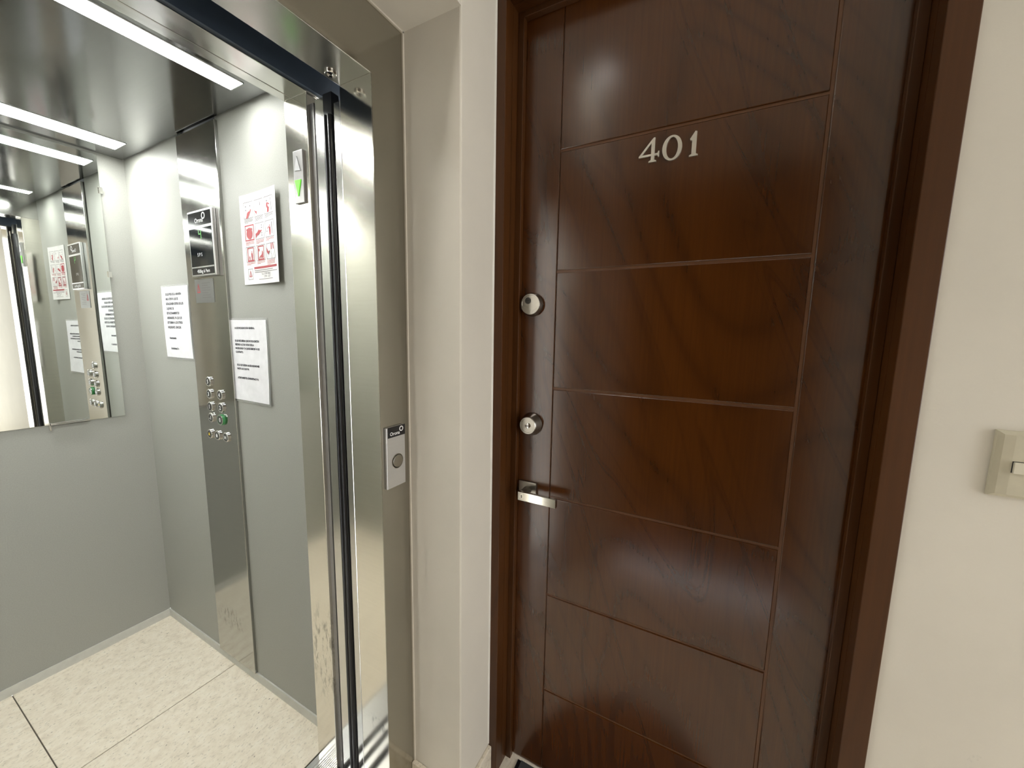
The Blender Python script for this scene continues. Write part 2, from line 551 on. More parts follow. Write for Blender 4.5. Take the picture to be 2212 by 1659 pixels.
# emergency unlocking key hole under the header
uh = MB().lathe((0.6265, 0.7985, 1.9475), (0, 0, -1), [(0, 0.0125), (0.003, 0.0125), (0.004, 0.0115), (0.004, 0.008), (0.001, 0.0075), (0.001, 0.0001)], 32).build('unlocking_keyhole', 'chrome', fr, smooth=True)
uh['label'] = 'small chrome keyhole ring under the header'
box('key_slot', 'black_plastic', uh, 0.6235, 0.6295, 0.797, 0.800, 1.9440, 1.9468)

# ------------------------------------------------------------------ elevator: sills
sl = thing('trim_2', 'grooved aluminium sills of the elevator doorway', 'sill', (0.285, 0.88, -0.02), kind='structure')
box('sill_base', 'dark_gap', sl, -0.3, 1.2, 0.72, 1.062, -0.05, -0.016)
for (y0, y1) in ((0.722, 0.742), (0.752, 0.766), (0.784, 0.806), (0.816, 0.860)):
    box('landing_sill_bar', 'aluminium', sl, JX0-0.05, JX1+0.05, y0, y1, -0.016, 0.0, bev=0.001)
for (y0, y1) in ((0.884, 0.905), (0.924, 0.942)):
    box('car_sill_bar', 'aluminium', sl, OX0-0.05, OX1+0.05, y0, y1, -0.016, 0.0, bev=0.001)
rb = MB()
rb.box(OX0-0.05, OX1+0.02, 0.962, 1.058, -0.016, -0.0015)
y = 0.964
while y < 1.036:
    rb.box(OX0-0.05, OX1+0.02, y, y+0.0035, -0.0015, 0.0005)
    y += 0.0066
rb.box(OX0-0.05, OX1+0.02, 1.040, 1.058, -0.0015, 0.0005)
rb.build('ribbed_plate', 'aluminium', sl)

# ------------------------------------------------------------------ elevator: sliding doors, parked open on the right
ld = thing('door_3', 'retracted stainless steel landing door with only its leading edge showing', 'door', (0.95, 0.855, 0), kind='structure')
box('door_panel', 'steel', ld, 0.682, 1.25, 0.840, 0.864, 0.004, 1.93, bev=0.0012)
# the two panels of the landing door run in the wall pocket
cdv = thing('door_4', 'retracted stainless steel car door edge with black rubber seal', 'door', (0.95, 0.91, 0), kind='structure')
box('door_panel', 'steel', cdv, 0.684, 1.25, 0.897, 0.935, 0.004, 1.955, bev=0.0012)
sd = MB()
sd.box(0.680, 0.70, 0.8665, 0.8965, 0.004, 1.905, bev=0.001)
for yy, rr in ((0.8885, 0.0062), (0.8745, 0.0062)):
    sd.lathe((0.6795, yy, 0.004), (0, 0, 1), [(0, rr), (1.901, rr)], 16)
sd.build('rubber_seal', 'rubber', cdv, smooth=True)
box('seal_cap', 'dark_gap', cdv, 0.6785, 0.70, 0.8665, 0.8965, 1.905, 1.955)
box('rear_channel', 'gap_metal', cdv, 0.690, 0.72, 0.948, 0.962, 0.004, 1.955)
box('rear_gap', 'gap_metal', cdv, 0.696, 0.72, 0.935, 0.948, 0.004, 1.955)
# dark slot above the doors that holds the running gear
vd = thing('trim_3', 'dark slot between landing header and car header', 'door header', (0.285, 0.88, 2.04), kind='structure')
box('slot_top', 'slot_paint', vd, -0.3, 1.0, 0.80, 0.99, 2.06, 2.08)
box('slot_back', 'slot_paint', vd, -0.3, 1.0, 0.951, 0.957, 1.985, 2.06)
box('slot_front', 'slot_paint', vd, -0.3, 1.0, 0.821, 0.827, 1.953, 2.06)

# ------------------------------------------------------------------ elevator car: shell
fc = thing('floor_elevator', 'beige travertine tile floor of the elevator car', 'floor', (0.285, 1.65, 0), kind='structure')
box('screed', 'grout', fc, CX0-0.02, CX1+0.02, 1.064, CY1, -0.06, -0.003)
for x0, x1 in ((CX0, 0.2617), (0.2647, CX1)):
    for y0, y1 in ((1.064, 1.6745), (1.6775, CY1)):
        box('tile', 'travertine', fc, x0, x1, y0, y1, -0.02, 0.0, bev=0.0008)

wb = thing('wall_elevator_back', 'grey rear wall of the elevator car below and beside the mirror', 'wall', (0.285, CY1, 0), kind='structure')
box('panel', 'panel_grey', wb, CX0, CX1, CY1, CY1+0.02, 0.03, 2.15)
wr = thing('wall_elevator_right', 'grey panelled side wall of the elevator car with notices', 'wall', (CX1, 1.65, 0), kind='structure')
box('panel', 'panel_grey', wr, CX1, CX1+0.02, 1.785, CY1+0.02, 0.037, 2.15)
box('panel', 'panel_grey', wr, CX1, CX1+0.02, CY0-0.01, 1.528, 0.037, 2.15, bev=0.001)
box('backing', 'dark_gap', wr, CX1+0.012, CX1+0.03, 1.5, 1.80, 0.0, 2.15)
wl = thing('wall_elevator_left', 'grey side wall of the elevator car opposite the control panel', 'wall', (CX0, 1.65, 0), kind='structure')
box('panel', 'panel_grey', wl, CX0-0.02, CX0, CY0-0.01, 1.65, 0.03, 2.15)
box('panel', 'panel_grey', wl, CX0-0.02, CX0, 1.653, CY1+0.02, 0.03, 2.15)

sk = thing('baseboard_elevator', 'grey metal skirting strip around the elevator car floor', 'baseboard', (0.285, 1.65, 0), kind='structure')
box('strip', 'skirting_grey', sk, CX1-0.004, CX1+0.012, CY0, CY1-0.0035, 0, 0.036)
box('strip', 'skirting_grey', sk, CX0, CX1, CY1-0.004, CY1+0.012, 0, 0.036)
box('strip', 'skirting_grey', sk, CX0-0.012, CX0+0.004, CY0, CY1-0.0035, 0, 0.036)

# front returns and car header
ret = thing('trim_4', 'polished stainless steel posts and header at the front of the elevator car', 'door frame', (0.285, 1.0, 0), kind='structure')
box('post', 'steel_post', ret, OX1, CX1+0.06, 0.962, CY0, 0.0, 1.978, bev=0.0012)
box('post', 'steel_post', ret, CX0-0.06, OX0, 0.962, CY0, 0.0, 1.978, bev=0.0012)
box('header_strip', 'steel', ret, CX0, CX1, 0.957, 1.0185, 1.978, 2.16, bev=0.001)
box('header_strip', 'steel', ret, CX0, CX1, 1.0205, CY0, 1.978, 2.16, bev=0.001)

# car ceiling, a panel hung with a narrow dark joint to the walls
ce = thing('ceiling_elevator', 'satin stainless steel ceiling of the elevator car', 'ceiling', (0.285, 1.65, CZ), kind='structure')
L1 = (1.236, 1.302); L2 = (2.030, 2.134); LXE = 0.684
def slab(y0, y1, x0=CX0+0.008, x1=CX1-0.008):
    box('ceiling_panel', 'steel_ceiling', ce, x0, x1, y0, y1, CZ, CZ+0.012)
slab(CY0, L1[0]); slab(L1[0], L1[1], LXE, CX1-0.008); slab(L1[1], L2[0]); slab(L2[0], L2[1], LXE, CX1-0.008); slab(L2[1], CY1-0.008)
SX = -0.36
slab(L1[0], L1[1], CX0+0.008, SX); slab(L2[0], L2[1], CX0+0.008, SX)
box('roof', 'dark_gap', ce, CX0-0.02, CX1+0.02, 0.99, CY1+0.02, 2.15, 2.17)
for nm, (y0, y1), lab in (('ceiling_light', L1, 'long white light strip in the elevator ceiling nearest the doorway'),
                          ('ceiling_light', L2, 'long white light strip in the elevator ceiling above the mirror')):
    t = thing(nm, lab, 'ceiling light', ((LXE+SX)/2, (y0+y1)/2, CZ), 'light strips in the elevator ceiling')
    box('diffuser', 'led_car', t, SX+0.002, LXE-0.002, y0+0.002, y1-0.002, CZ-0.0015, CZ+0.004)
    o = MB()
    o.box(SX, LXE, y0, y0+0.002, CZ-0.002, CZ+0.012); o.box(SX, LXE, y1-0.002, y1, CZ-0.002, CZ+0.012)
    o.box(LXE-0.002, LXE, y0, y1, CZ-0.002, CZ+0.012); o.box(SX, SX+0.002, y0, y1, CZ-0.002, CZ+0.012)
    o.build('frame', 'white_plastic', t)

# ------------------------------------------------------------------ mirror
mi = thing('wall_mirror', 'large frameless mirror on the rear wall of the elevator car', 'mirror', (0.16, CY1-0.004, 1.005))
box('glass', 'mirror', mi, -0.34, 0.661, CY1-0.005, CY1, 1.005, 2.065, bev=0.0006)
cl = MB()
cl.box(0.444, 0.552, CY1-0.012, CY1, 1.0015, 1.0045, bev=0.0008)
cl.box(0.444, 0.552, CY1-0.012, CY1-0.0085, 1.0015, 1.0125, bev=0.0008)
cl.box(0.442, 0.4475, CY1-0.012, CY1, 0.984, 1.0125, bev=0.0008)
cl.build('support_clip', 'chrome', mi)
for zz in (1.93, 1.60):
    box('edge_clip', 'chrome', mi, 0.655, 0.667, CY1-0.009, CY1, zz-0.012, zz+0.012, bev=0.001)

# ------------------------------------------------------------------ control column
PX = 0.7345
cp = thing('control_panel', 'tall stainless steel control column with display and round buttons', 'control panel', (PX, 1.64, 0.037))
box('column_plate', 'steel_column', cp, PX, CX1+0.012, 1.512, 1.775, 0.037, 2.066, bev=0.0012)
# display
DX = PX - 0.012
dsp = box('display', 'aluminium', cp, DX, PX, 1.545, 1.711, 1.570, 1.794, bev=0.0025)
box('brand_window', 'black_plastic', dsp, DX-0.0006, DX+0.002, 1.552, 1.705, 1.742, 1.787)
box('screen', 'screen', dsp, DX-0.0006, DX+0.002, 1.553, 1.705, 1.604, 1.733)
box('load_window', 'black_plastic', dsp, DX-0.0006, DX+0.002, 1.553, 1.705, 1.576, 1.599)
t = MB()
put_text(t, 'Orona', 0.021, face_x(DX-0.0009, 1.660, 1.752), bold=0.0003)
t.prism(ring_pts(0.0115, 28), face_x(DX-0.0009, 1.600, 1.7715), 0.0002, hole=ring_pts(0.0075, 28))
put_text(t, '450kg 6 Pers', 0.0165, face_x(DX-0.0009, 1.668, 1.5815), bold=0.0002)
put_text(t, 'S P S', 0.017, face_x(DX-0.0009, 1.658, 1.638))
t.build('lettering', 'white_print', dsp)
# floor number in green segments
t = MB()
fn = face_x(DX-0.0009, 1.640, 1.697)
for (u0, v0, u1, v1) in ((0, 0.017, 0.003, 0.033), (0, 0.0145, 0.0165, 0.0175), (0.0145, 0.0, 0.0175, 0.033)):
    t.flat([fn(u0, v0), fn(u1, v0), fn(u1, v1), fn(u0, v1)])
t.build('floor_digit', 'green_digit', dsp)
# metallised sticker with a red emblem
st = box('sticker', 'sticker', cp, PX-0.0012, PX, 1.592, 1.722, 1.478, 1.563)
st['label'] = 'thin silvery sticker with a red triangle emblem'
t = MB()
fn = face_x(PX-0.0015, 1.708, 1.514)
for pts in ([(0, 0), (0.0035, 0), (0.012, 0.026), (0.010, 0.034)], [(0.024, 0), (0.0205, 0), (0.0085, 0.026), (0.012, 0.034)], [(0.003, 0.0), (0.021, 0.0), (0.021, 0.004), (0.003, 0.004)]):
    t.flat([fn(*p) for p in pts])
t.build('emblem', 'ink_red', st)
t = MB()
fn = face_x(PX-0.0015, 1.676, 1.490)
for k in range(7):
    uu = 0.058 if k not in (2, 5) else 0.042
    t.flat([fn(0.004, 0.006+k*0.0085), fn(0.004+uu, 0.006+k*0.0085), fn(0.004+uu, 0.0078+k*0.0085), fn(0.004, 0.0078+k*0.0085)])
t.build('small_print', 'ink_grey', st)
# push buttons
BT = [(1.712, 1.184, '5'), (1.713, 1.136, '3'), (1.635, 1.139, '4'), (1.714, 1.087, '1'), (1.636, 1.090, '2'),
      (1.714, 1.043, '-1'), (1.640, 1.043, '0'), (1.732, 0.976, 'alarm'), (1.676, 0.977, 'dot'), (1.616, 0.978, 'open')]
for (by, bz, s) in BT:
    k = PX/CX1*0.992
    by *= k; bz = H + (bz-H)*k
    r = 0.0185 if s != '0' else 0.0205
    pr = 0.007 if s != '0' else 0.009
    bt = MB().lathe((PX, by, bz), (-1, 0, 0), [(0, r), (pr-0.002, r), (pr-0.0005, r-0.0015), (pr, r-0.003), (pr-0.001, r-0.0045), (pr-0.001, 0.0002)], 36).build('button', 'chrome' if s != '0' else 'green_ring', cp, smooth=True)
    MB().lathe((PX-pr+0.0008, by, bz), (-1, 0, 0), [(0, r-0.0045), (0.0006, r-0.005)], 32).build('button_cap', 'button_face', bt, smooth=True)
    if s == '0':
        MB().lathe((PX-pr+0.002, by, bz), (-1, 0, 0), [(0, r-0.001), (0.0025, r-0.001), (0.0025, r-0.0035), (0.001, r-0.0035)], 36, cap=False).build('rim', 'chrome', bt, smooth=True)
    t = MB()
    fn = face_x(PX-pr-0.0003, by, bz)
    mat = 'white_print'
    if s == 'alarm':
        mat = 'yellow_print'
        t.flat([fn(*p) for p in ((-0.006, -0.005), (0.006, -0.005), (0.0045, -0.002), (0.004, 0.003), (0.0018, 0.006), (-0.0018, 0.006), (-0.004, 0.003), (-0.0045, -0.002))])
    elif s == 'dot':
        t.flat([fn(*p) for p in ring_pts(0.0055, 24, 0.0075)])
    elif s == 'open':
        for sg in (-1, 1):
            t.flat([fn(sg*0.0012, -0.0065), fn(sg*0.0012, 0.0065), fn(sg*0.0050, 0.0)])
            t.flat([fn(sg*0.0056, -0.0065), fn(sg*0.0056, 0.0065), fn(sg*0.0074, 0.0065), fn(sg*0.0074, -0.0065)])
    else:
        f2 = lambda u, v, d=0.0, fn=fn: fn(u, v-0.0072, d)
        put_text(t, s, 0.0205, f2, 'CENTER', bold=0.0005)
    t.build('symbol', mat, bt)

# ------------------------------------------------------------------ notices
def sheet(mb, fn, w, h, off, nu=10, nv=12, thick=0.0006):
    """thin curved sheet; fn(u, v, d) with off(u, v) the lift from the wall"""
    g = []
    for lay in (0, 1):
        g.append([[mb.bm.verts.new(fn(w*i/nu, -h*j/nv, off(i/nu, j/nv) + (thick if lay == 0 else 0))) for i in range(nu+1)] for j in range(nv+1)])
    for lay in (0, 1):
        for j in range(nv):
            for i in range(nu):
                q = (g[lay][j][i], g[lay][j][i+1], g[lay][j+1][i+1], g[lay][j+1][i])
                mb.bm.faces.new(q if lay == 0 else q[::-1])
    def side(a, bq):
        for k in range(len(a)-1):
            mb.bm.faces.new((a[k], a[k+1], bq[k+1], bq[k]))
    side(g[0][0], g[1][0]); side(g[0][-1], g[1][-1])
    side([r[0] for r in g[0]], [r[0] for r in g[1]]); side([r[-1] for r in g[0]], [r[-1] for r in g[1]])

def notice(name, label, y, z, w, h, lines, off, m=0.007, tilt=0.0):
    t = thing(name, label, 'notice', (CX1-0.001, y-w/2, z-h), 'laminated white notices in the elevator')
    base = face_x(CX1-0.0004, y, z)
    ct, stt = math.cos(tilt), math.sin(tilt)
    fn = lambda u, v, d=0.0: base(u*ct - v*stt, u*stt + v*ct, d)
    film = MB()
    fb = lambda u, v, d=0.0: fn(u-m, v+m, d)
    sheet(film, fb, w+2*m, h+2*m, off, thick=0.0003)
    film.build('laminating_film', 'film', t)
    pp = MB()
    sheet(pp, lambda u, v, d=0.0: fn(u, v, d+0.0006), w, h, off)
    p = pp.build('paper', 'paper', t)
    tx = MB()
    for (s, u, v, size, sx) in lines:
        put_text(tx, s, size, lambda a, bq, d, u=u, v=v: fn(u+a, -v+bq, 0.0016 + off((u+a)/w, (v-bq)/h)), bold=0.0005, sx=sx)
    tx.build('lettering', 'ink', p)
    return t

notice('paper_notice', 'laminated white notice left of the steel control column, tucked against its edge', 2.015, 1.548, 0.216, 0.281,
       [(s, 0.034, 0.034 + k*0.0186, 0.0125, 0.86) for k, s in enumerate(('SE LES PIDE DE LA MANERA', 'MAS ATENTA QUE SE', 'ESTACIONEN DETRO DE LOS', 'CAJONES DE', 'ESTACIONAMIENTOS', 'ASIGNADOS, YA QUE LES', 'ESTORBAN A LOS OTROS', 'INQUILINOS. GRACIAS'))]
       + [('Atentamente', 0.038, 0.207, 0.0125, 0.86), ('Administración', 0.042, 0.249, 0.0125, 0.86)],
       lambda a, bq: 0.002 + 0.0015*math.sin(3*bq))
notice('paper_notice', 'laminated white notice right of the steel control column, below the red poster', 1.519, 1.416, 0.216, 0.279,
       [('A LOS INQUILINOS EN GENERAL.', 0.030, 0.030, 0.0088, 0.92),
        ('SE LES RECUERDA QUE NO SE ADMITEN', 0.026, 0.074, 0.0088, 0.92), ('FIESTAS A ALTAS HORAS DE LA', 0.026, 0.087, 0.0088, 0.92),
        ('MADRUGADA YA QUE ES RESCISIÓN DE', 0.026, 0.100, 0.0088, 0.92), ('CONTRATO.', 0.026, 0.113, 0.0088, 0.92),
        ('SOLO SE PUEDEN HACER REUNIONES', 0.028, 0.158, 0.0088, 0.92), ('HASTA LAS 22:00 PM.', 0.028, 0.171, 0.0088, 0.92),
        ('ATENTAMENTE: ADMINISTRACIÓN.', 0.028, 0.203, 0.0088, 0.92)],
       lambda a, bq: 0.002 + 0.004*(a*bq)**2 + 0.003*max(0, bq-0.8))

# printed poster with nine pictograms
PY, PZ, PW, PH = 1.410, 1.812, 0.212, 0.281
po = thing('safety_poster', 'white poster with nine red pictograms on the elevator side wall', 'poster', (CX1-0.001, PY-PW/2, PZ-PH))
pbase = face_x(CX1-0.0004, PY, PZ)
poff = lambda a, bq: 0.0015 + 0.011*max(0, a)**2.2 + 0.002*max(0, a)*bq
pf = lambda a, bq, e=0.0: pbase(a*PW, -bq*PH, poff(a, bq) + 0.0006 + e)
pp = MB()
sheet(pp, pbase, PW, PH, poff, 14, 12)
pap = pp.build('paper', 'poster_paper', po, smooth=False)
red, gry = MB(), MB()
def poly(mb, pts, e=0.0004):
    mb.flat([pf(a, bq, e) for a, bq in pts])
def rect(mb, a0, b0, a1, b1, e=0.0004, n=4):
    for k in range(n):
        x0 = a0+(a1-a0)*k/n; x1 = a0+(a1-a0)*(k+1)/n
        poly(mb, [(x0, b0), (x1, b0), (x1, b1), (x0, b1)], e)
def outline(mb, a0, b0, a1, b1, t=0.006, e=0.0004):
    rect(mb, a0, b0, a1, b0+t*0.75, e); rect(mb, a0, b1-t*0.75, a1, b1, e); rect(mb, a0, b0, a0+t, b1, e, 1); rect(mb, a1-t, b0, a1, b1, e, 1)
CU = ((0.105, 0.355), (0.395, 0.640), (0.680, 0.925))
RV = ((0.085, 0.265), (0.335, 0.510), (0.575, 0.745))
def cell(i, j):
    (a0, a1), (b0, b1) = CU[i], RV[j]
    return lambda x, y: (a0+(a1-a0)*x, b0+(b1-b0)*y)
def fig(mb, i, j, pts, e=0.0006):
    c = cell(i, j)
    poly(mb, [c(*p) for p in pts], e)
def blob(mb, i, j, x, y, r, ry=None, n=12, e=0.0006):
    fig(mb, i, j, [(x+p, y+q) for p, q in ring_pts(r, n, ry or r)], e)
def person(mb, i, j, x, y, h):
    blob(mb, i, j, x, y-h*0.90, h*0.075, h*0.075)
    fig(mb, i, j, [(x-h*0.13, y-h*0.78), (x+h*0.13, y-h*0.78), (x+h*0.15, y-h*0.40), (x+h*0.11, y), (x+0.01, y), (x, y-h*0.35), (x-0.02, y), (x-h*0.11, y), (x-h*0.12, y-h*0.4)])
for i in range(3):
    for j in range(3):
        (a0, a1), (b0, b1) = CU[i], RV[j]
        outline(gry if (i, j) != (0, 1) else red, a0, b0, a1, b1, 0.007 if (i, j) != (0, 1) else 0.018)
        nl = (4, 4, 3)[i] if j < 2 else (3, 3, 5)[i]
        for k in range(nl):
            bq = b1 + 0.008 + k*0.0112
            rect(gry if (j == 0) else red, a0+0.005, bq, a1-0.006-(0.13 if k == nl-1 else 0.0) - random.random()*0.02, bq+0.0042)
# row 1
fig(red, 0, 0, [(0.2, 0.98), (0.42, 0.98), (0.60, 0.78), (0.74, 0.62), (0.82, 0.48), (0.74, 0.46), (0.64, 0.58), (0.50, 0.58), (0.36, 0.66), (0.30, 0.80)])
for x, y in ((0.24, 0.26), (0.72, 0.26), (0.24, 0.48)): blob(gry, 0, 0, x, y, 0.055, 0.045)
fig(red, 1, 0, [(0.03, 0.60), (0.20, 0.68), (0.30, 0.66), (0.27, 0.88), (0.12, 0.74)])
fig(gry, 1, 0, [(0.62, 0.16), (0.68, 0.16), (0.70, 0.40), (0.64, 0.40)])
blob(gry, 0+2, 0, 0.32, 0.26, 0.06, 0.05)
fig(red, 2, 0, [(0.36, 0.34), (0.62, 0.46), (0.58, 0.52), (0.42, 0.44), (0.40, 0.56), (0.56, 0.66), (0.50, 0.92), (0.30, 0.92), (0.34, 0.70), (0.24, 0.56), (0.26, 0.40)])
fig(gry, 2, 0, [(0.74, 0.12), (0.78, 0.12), (0.84, 0.86), (0.79, 0.86)])
# row 2
blob(red, 0, 1, 0.5, 0.56, 0.34, 0.34, 18)
for x, y in ((0.26, 0.30), (0.42, 0.25), (0.58, 0.25), (0.74, 0.29)): blob(red, 0, 1, x, y, 0.09, 0.08, e=0.0008)
fig(red, 1, 1, [(0.03, 0.64), (0.22, 0.56), (0.38, 0.42), (0.58, 0.48), (0.74, 0.46), (0.74, 0.52), (0.56, 0.62), (0.40, 0.72), (0.18, 0.78), (0.03, 0.92)])
for y in (0.18, 0.33, 0.66, 0.80): blob(gry, 1, 1, 0.74, y, 0.05, 0.04)
person(red, 2, 1, 0.52, 0.90, 0.64)
fig(gry, 2, 1, [(0.74, 0.14), (0.80, 0.14), (0.80, 0.84), (0.75, 0.84)])
fig(gry, 2, 1, [(0.10, 0.62), (0.28, 0.62), (0.28, 0.66), (0.10, 0.66)])
fig(red, 2, 1, [(0.44, 0.42), (0.26, 0.52), (0.24, 0.48), (0.42, 0.34)])
# row 3
for i in (0, 1):
    fig(red, i, 2, [(0.14, 0.06), (0.86, 0.06), (0.86, 0.13), (0.14, 0.13)])
    fig(red, i, 2, [(0.14, 0.13), (0.22, 0.13), (0.22, 0.90), (0.14, 0.90)]); fig(red, i, 2, [(0.80, 0.13), (0.86, 0.13), (0.86, 0.90), (0.80, 0.90)])
    fig(red, i, 2, [(0.14, 0.88), (0.88, 0.88), (0.88, 0.99), (0.14, 0.99)])
person(red, 0, 2, 0.62, 0.88, 0.58); person(red, 0, 2, 0.36, 0.88, 0.32)
fig(red, 1, 2, [(0.30, 0.80), (0.44, 0.68), (0.58, 0.62), (0.62, 0.48), (0.72, 0.46), (0.76, 0.84), (0.56, 0.84), (0.46, 0.76), (0.34, 0.86)])
blob(red, 1, 2, 0.66, 0.43, 0.05, 0.04); fig(red, 1, 2, [(0.26, 0.22), (0.36, 0.22), (0.36, 0.40), (0.26, 0.40)])
fig(red, 2, 2, [(0.03, 0.20), (0.20, 0.50), (0.40, 0.46), (0.22, 0.72), (0.03, 0.52)])
fig(red, 2, 2, [(0.54, 0.02), (0.64, 0.02), (0.62, 0.40), (0.52, 0.42)]); fig(red, 2, 2, [(0.72, 0.02), (0.82, 0.02), (0.88, 0.40), (0.78, 0.42)])
for a, bq in (((0.05, 0.98), (0.40, 0.55)), ((0.56, 0.98), (0.58, 0.50)), ((0.60, 0.98), (0.95, 0.52)), ((0.40, 0.55), (0.56, 0.72))):
    fig(gry, 2, 2, [a, (a[0]+0.02, a[1]), (bq[0]+0.02, bq[1]), bq])
rect(red, 0.30, 0.808, 0.955, 0.832, n=6)
outline(gry, 0.125, 0.822, 0.255, 0.945, 0.006)
for pts in ([(0.150, 0.915), (0.170, 0.915), (0.196, 0.850), (0.190, 0.838)], [(0.232, 0.915), (0.212, 0.915), (0.186, 0.850), (0.192, 0.838)], [(0.150, 0.915), (0.170, 0.890), (0.191, 0.912), (0.212, 0.890), (0.232, 0.915), (0.212, 0.902), (0.191, 0.924), (0.170, 0.902)]):
    poly(red, pts)
rect(gry, 0.31, 0.846, 0.84, 0.852); rect(gry, 0.31, 0.866, 0.955, 0.872); rect(gry, 0.42, 0.948, 0.82, 0.953)
put_text(gry, 'Tel. 5749 4466', 0.0090, lambda u, v, d: pf(0.50+u/PW, 0.904-v/PH, 0.0004))
put_text(gry, '5791 1257', 0.0090, lambda u, v, d: pf(0.575+u/PW, 0.934-v/PH, 0.0004))
red.build('red_print', 'ink_red', pap)
gry.build('grey_print', 'ink_grey', pap)

# ------------------------------------------------------------------ direction indicator on the car post
IX = OX1 - 0.006
ind = thing('direction_indicator', 'narrow grey arrow indicator with lit green down arrow on the steel post', 'indicator', (OX1, 1.0, 1.714))
box('housing', 'gap_metal', ind, IX, OX1, 0.979, 1.018, 1.716, 1.846, bev=0.001)
def arrow(nm, mat, pts):
    MB().prism(pts, face_x(IX-0.002, 1.018, 1.716), -0.002).build(nm, mat, ind)
arrow('arrow_up', 'arrow_off', [(0.0075, 0.081), (0.0305, 0.079), (0.0165, 0.116)])
arrow('arrow_down', 'green_lit', [(0.0055, 0.0575), (0.0305, 0.0570), (0.0175, 0.017)])

# ------------------------------------------------------------------ call button on the landing frame
CYF = EY - 0.007
ca = thing('call_button_plate', 'slim aluminium call plate with one round button on the elevator frame', 'call button', (0.712, EY, 0.985))
box('plate', 'aluminium_matte', ca, 0.677, 0.741, CYF, EY, 0.987, 1.146, bev=0.0012)
bw = box('brand_strip', 'black_plastic', ca, 0.6815, 0.741, CYF-0.0006, CYF+0.002, 1.1195, 1.146)
t = MB()
put_text(t, 'Orona', 0.0125, face_y(0.688, CYF-0.0009, 1.1245), bold=0.0002)
t.prism(ring_pts(0.0068, 28), face_y(0.7275, CYF-0.0008, 1.1370), -0.0002, hole=ring_pts(0.0043, 28))
t.build('lettering', 'white_print', bw)
bt = MB().lathe((0.7125, CYF, 1.054), (0, -1, 0), [(-0.001, 0.0195), (0.001, 0.0195), (0.001, 0.0178), (0.0, 0.0176), (0.0, 0.0165), (0.0022, 0.0160), (0.0027, 0.015), (0.0022, 0.0005)], 40).build('push_button', 'satin_nickel', ca, smooth=True)

# ------------------------------------------------------------------ apartment door frame
df = thing('trim_5', 'dark stained wooden frame around the apartment door', 'door frame', (0.95, 0.12, 0), kind='structure')
def fpart(nm, *a, bev=0.0015): return box(nm, 'wood_frame', df, *a, bev=bev)
fpart('casing', 0.914, 0.95, 0.518, 0.546, 0.0, 2.205)
fpart('casing', 0.914, 0.95, -0.319, -0.278, 0.0, 2.205)
fpart('casing', 0.914, 0.95, -0.319, 0.546, 2.205, 2.245)
fpart('jamb', 0.95, 1.05, 0.518, 0.546, 0.0, 2.205, bev=0)
fpart('jamb', 0.95, 1.05, -0.306, -0.278, 0.0, 2.205, bev=0)
fpart('jamb', 0.95, 1.05, -0.306, 0.546, 2.205, 2.235, bev=0)
fpart('stop', 0.977, 0.9945, 0.5005, 0.518, 0.0, 2.205)
fpart('stop', 0.977, 0.9945, -0.278, -0.2605, 0.0, 2.205)
fpart('stop', 0.977, 0.9945, -0.2605, 0.5005, 2.190, 2.205)
# ragged edge of wall paint along the frame
pe = MB()
zz = 0.10; prev = None
while zz < 2.5:
    wd = 0.0022 + 0.0030*random.random()*random.random()
    ring = [pe.bm.verts.new((0.9135-wd*0.4, 0.5440, zz)), pe.bm.verts.new((0.9135+wd, 0.5440-wd*0.25, zz)), pe.bm.verts.new((0.9135+wd, 0.5475, zz)), pe.bm.verts.new((0.9120-wd, 0.5475, zz))]
    if prev:
        for i in range(4):
            j = (i+1) % 4
            pe.bm.faces.new((prev[i], prev[j], ring[j], ring[i]))
    prev = ring
    zz += 0.006 + 0.03*random.random()
pe.build('paint_edge', 'plaster_white', df)
# threshold
th = MB().box(0.914, 1.06, -0.278, 0.518, -0.02, 0.0008, bev=0.0).build('trim_6', 'travertine')
tag(th, 'beige stone threshold under the apartment door', 'threshold', kind='structure')

# ------------------------------------------------------------------ apartment door
DF = 0.996
dr = thing('door_1', 'dark brown varnished wooden door numbered 401 with grooved panels', 'door', (DF, 0.118, 0.006), kind='structure')
DY0, DY1, DZ0, DZ1 = -0.272, 0.510, 0.006, 2.198
GL, GR, g = 0.398, -0.157, 0.0035
box('core', 'wood_groove_lit', dr, DF+0.0032, DF+0.042, DY0, DY1, DZ0, DZ1)
MB().chamfer(DF, DF+0.006, GL+0.0012, DY1, DZ0, DZ1, 0.0012).build('stile', 'wood_door', dr)
MB().chamfer(DF, DF+0.006, DY0, GR-g, DZ0, DZ1, 0.0015).build('stile', 'wood_door', dr)
rows = [DZ1, 1.857, 1.553, 1.2355, 0.9175, 0.6105, 0.292, DZ0]
for k in range(7):
    z1 = rows[k] - (0 if k == 0 else g); z0 = rows[k+1] + (0 if k == 6 else g)
    MB().chamfer(DF, DF+0.006, GR+g, GL-0.0012, z0, z1, 0.0014).build('panel', 'wood_door', dr)

# numerals 401
NX = DF - 0.005
def num(pts, y, z, s, hole=None, name='numeral'):
    mb = MB()
    f = face_x(NX, y, z)
    mb.prism([(a*s, bq*s) for a, bq in pts], lambda u, v, d: f(u, v, -d), 0.005, hole=[(a*s, bq*s) for a, bq in hole] if hole else None)
    return mb.build(name, 'numeral_steel', dr)
S = 0.0500
